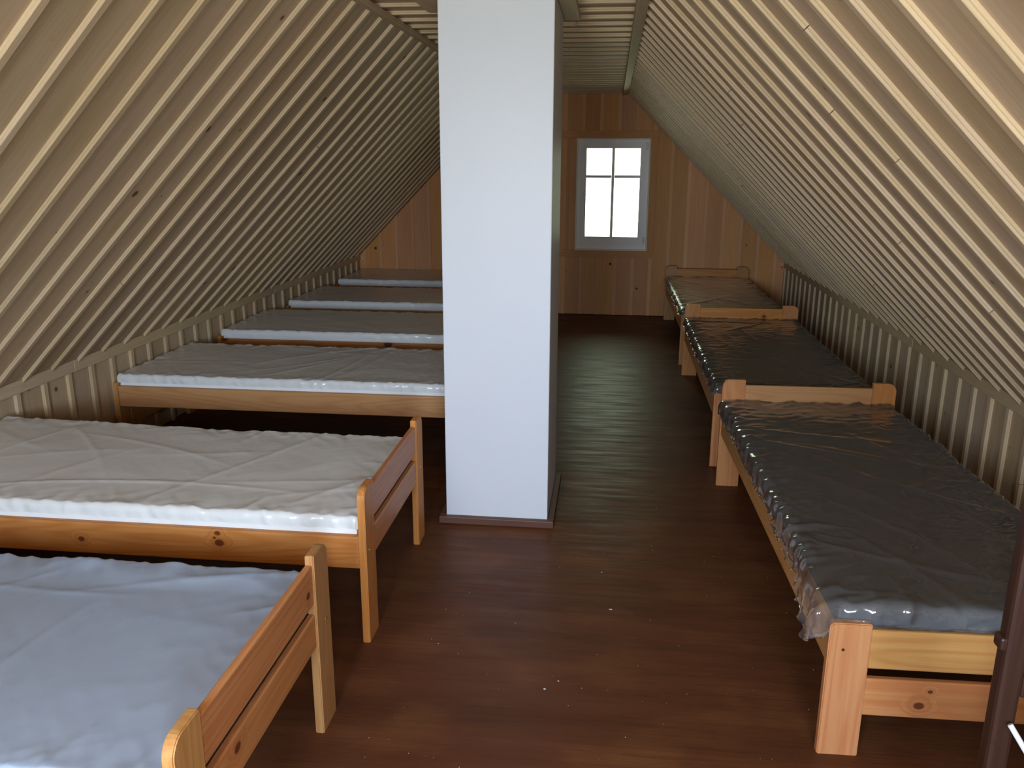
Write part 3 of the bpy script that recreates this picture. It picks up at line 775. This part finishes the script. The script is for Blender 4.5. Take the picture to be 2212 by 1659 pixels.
def hem_r1(gx, gy, d, PX, PY, PZ, nz, nz2):
    # local x runs away from the viewpoint, local y = from the wall side (0) to the aisle side? (see placement)
    Wm = RW - .058
    over = np.clip(gy - Wm, 0, 1)            # aisle side
    t = over / .15
    sag = np.clip(1 - gx / 1.0, 0, 1) ** 1.5
    PY = PY + np.where(over > 0, .018 + .012 * nz2 * t + .025 * sag * t, 0)
    low = np.clip(-gx, 0, 1) / .15
    corner = np.clip(1 - np.abs(gx - .02) / .25, 0, 1) * np.clip(over / .02, 0, 1)
    PY = PY + corner * (.034 + .006 * nz2)
    PX = PX - corner * .03
    # short hem except at the near aisle corner
    lim = .075 + .045 * corner + .012 * nz
    PZ = np.where(over > 0, np.maximum(PZ, PZ.max() - lim), PZ)
    # near end tucked between mattress and end rail
    PZ = np.where((gx < 0) & (over <= 0), np.maximum(PZ, .398), PZ)
    return PX, PY, PZ
def hem_r2(gx, gy, d, PX, PY, PZ, nz, nz2):
    Wm = RW - .058
    over = np.clip(gy - Wm, 0, 1); t = over / .15
    PY = PY + np.where(over > 0, .012 + .028 * nz2 * t, 0)
    lim = .060 + .02 * nz
    PZ = np.where(over > 0, np.maximum(PZ, PZ.max() - lim), PZ)
    return PX, PY, PZ
right = [(.6274, 2.1107, .0216), (.582, 4.4293, -.003), (.5911, 6.8078, .0032)]
labr = [('nearest pine bed on the right, low end with two rails facing the viewpoint', 'dark navy mattress in loose crinkled plastic on the nearest right bed'),
        ('middle pine bed of the right row', 'dark mattress in shiny plastic on the middle right bed'),
        ('farthest pine bed on the right, headboard against the gable', 'mattress with greenish sheen on the farthest right bed')]
for i, (x, y, a) in enumerate(right):
    ca, sa = math.cos(a), math.sin(a)
    ox, oy = x + RW * ca, y + RW * sa
    make_bed(BLR, RW, labr[i][0], GB, ((M_BED, M_BED2), (M_BED, M_BED), (M_BED2, M_BED))[i], (ox, oy, 0), a + R(90), {('low', -1): M_BED_R1} if i == 0 else {})
    xx, yy = .034, .029
    lx = ox - yy * ca - xx * sa; ly = oy - yy * sa + xx * ca
    make_mattress(BLR - .075, RW - .058, labr[i][1], GM, (lx, ly, 0), a + R(90), (M_FAB_NAVY, M_FAB_DARK, M_FAB_GREEN_REFL)[i], (M_FILM, M_FILM, M_FILM_GREEN_REFL)[i], 41 + i * 5,
                  (16, 12, 8)[i], hem=(hem_r1, hem_r2, hem_r2)[i], skirt=.15 if i == 0 else .10, amp=.007, edge_amp=.018,
                  nx=260 if i < 2 else 150, ny=140 if i < 2 else 80, puff=.005)

# ------------------------------------------------------------------ dark chair at the right edge and the stick on it
chair = empty('wooden_chair', (.78, 1.5, 0)); tag(chair, 'dark brown stained wooden chair at the right edge of the photo', 'chair')
def cb(nm, x0, x1, y0, y1, z0, z1, grain, bev=.006): return box(nm, x0, x1, y0, y1, z0, z1, M_DARKWOOD, chair, bev, grain)
for xx in (0, .40):
    cb('leg', -.021 + xx, .021 + xx, -.02, .02, 0, 1.03, 'Z', .009)
    cb('leg', -.019 + xx, .019 + xx, -.41, -.372, 0, .43, 'Z', .006)
cb('seat', -.03, .43, -.43, -.022, .431, .455, 'Y', .008)
cb('back_rail', .022, .378, -.012, .012, .635, .745, 'X', .006)
cb('back_rail', .022, .378, -.012, .012, .90, 1.0, 'X', .006)
cb('apron', .022, .378, -.41 + .03, -.36 + .0, .37, .43, 'X', .003)
cb('stretcher', -.009, .009, -.371, -.021, .20, .23, 'Y', .003)
cb('stretcher', .391, .409, -.371, -.021, .20, .23, 'Y', .003)
cb('knob', -.030, -.012, -.016, .016, .735, .762, 'Z', .005)
a_, b_ = Vector((.783, 1.468, .592)), Vector((.866, 1.405, .4575))
dv = b_ - a_; M = dv.to_track_quat('X', 'Z').to_matrix().to_4x4(); M.translation = a_
stick = empty('stick'); tag(stick, 'thin white stick with blue tip leaning on the dark chair', 'stick'); stick.matrix_world = M
cyl = lambda r, a, b: poly_prism([(r * math.cos(t), r * math.sin(t)) for t in [k * math.pi/6 for k in range(12)]], 0, a, b, .001, 1)
link('shaft', to_mesh(cyl(.0055, 0, dv.length - .03)), stick, mat=M_WHITE)
link('tip', to_mesh(cyl(.0062, dv.length - .0295, dv.length)), stick, mat=M_BLUE)

# ------------------------------------------------------------------ litter on the floor
def scrap(name, x, y, s, label, seed):
    rng = random.Random(seed); bm = bmesh.new(); n = 7
    a = [bm.verts.new((s * rng.uniform(.6, 1.1) * math.cos(t) * 1.5, s * rng.uniform(.5, 1.0) * math.sin(t), .0012 + rng.uniform(0, .0015))) for t in [k * 2 * math.pi/n for k in range(n)]]
    b = [bm.verts.new((v.co.x, v.co.y, v.co.z - .0011)) for v in a]
    bm.faces.new(a); bm.faces.new(b[::-1])
    for i in range(n): bm.faces.new((a[i], b[i], b[(i + 1) % n], a[(i + 1) % n]))
    o = link(name, to_mesh(bm), loc=(x, y, 0.0), mat=M_PAPER); tag(o, label, 'scrap', 'white scraps lying on the floor'); return o
scrap('paper_scrap', .0465, 2.831, .0055, 'largest white oblong scrap lying alone mid-floor', 1)
scrap('paper_scrap', -.161, 2.315, .0030, 'small square white chip on the floor nearest the viewpoint', 2)
scrap('paper_scrap', .010, 3.120, .0026, 'tiny white chip on the floor closest to the chimney', 3)
scrap('paper_scrap', -.120, 2.362, .0026, 'pale sliver on the floor beside the square white chip', 4)
bm = bmesh.new(); rng = random.Random(5)
for _ in range(90):
    x, y = rng.uniform(-.65, .75), 1.9 + rng.random() ** 1.3 * 2.2; s = rng.uniform(.0006, .0016)
    if KX0 - .05 < x < KX1 + .05 and y > KY0 - .05: continue
    v = [bm.verts.new((x + s * math.cos(t) * rng.uniform(.6, 1.6), y + s * math.sin(t) * rng.uniform(.6, 1.3), .0008)) for t in (0, 1.6, 3.1, 4.7)]
    t_ = bm.verts.new((x, y, .0018 + s)); 
    for i in range(4): bm.faces.new((v[i], v[(i + 1) % 4], t_))
    bm.faces.new(v[::-1])
o = link('sawdust', to_mesh(bm), mat=M_PINE_EDGE); tag(o, 'pale specks of sawdust scattered over the brown floor', 'sawdust', kind='stuff')
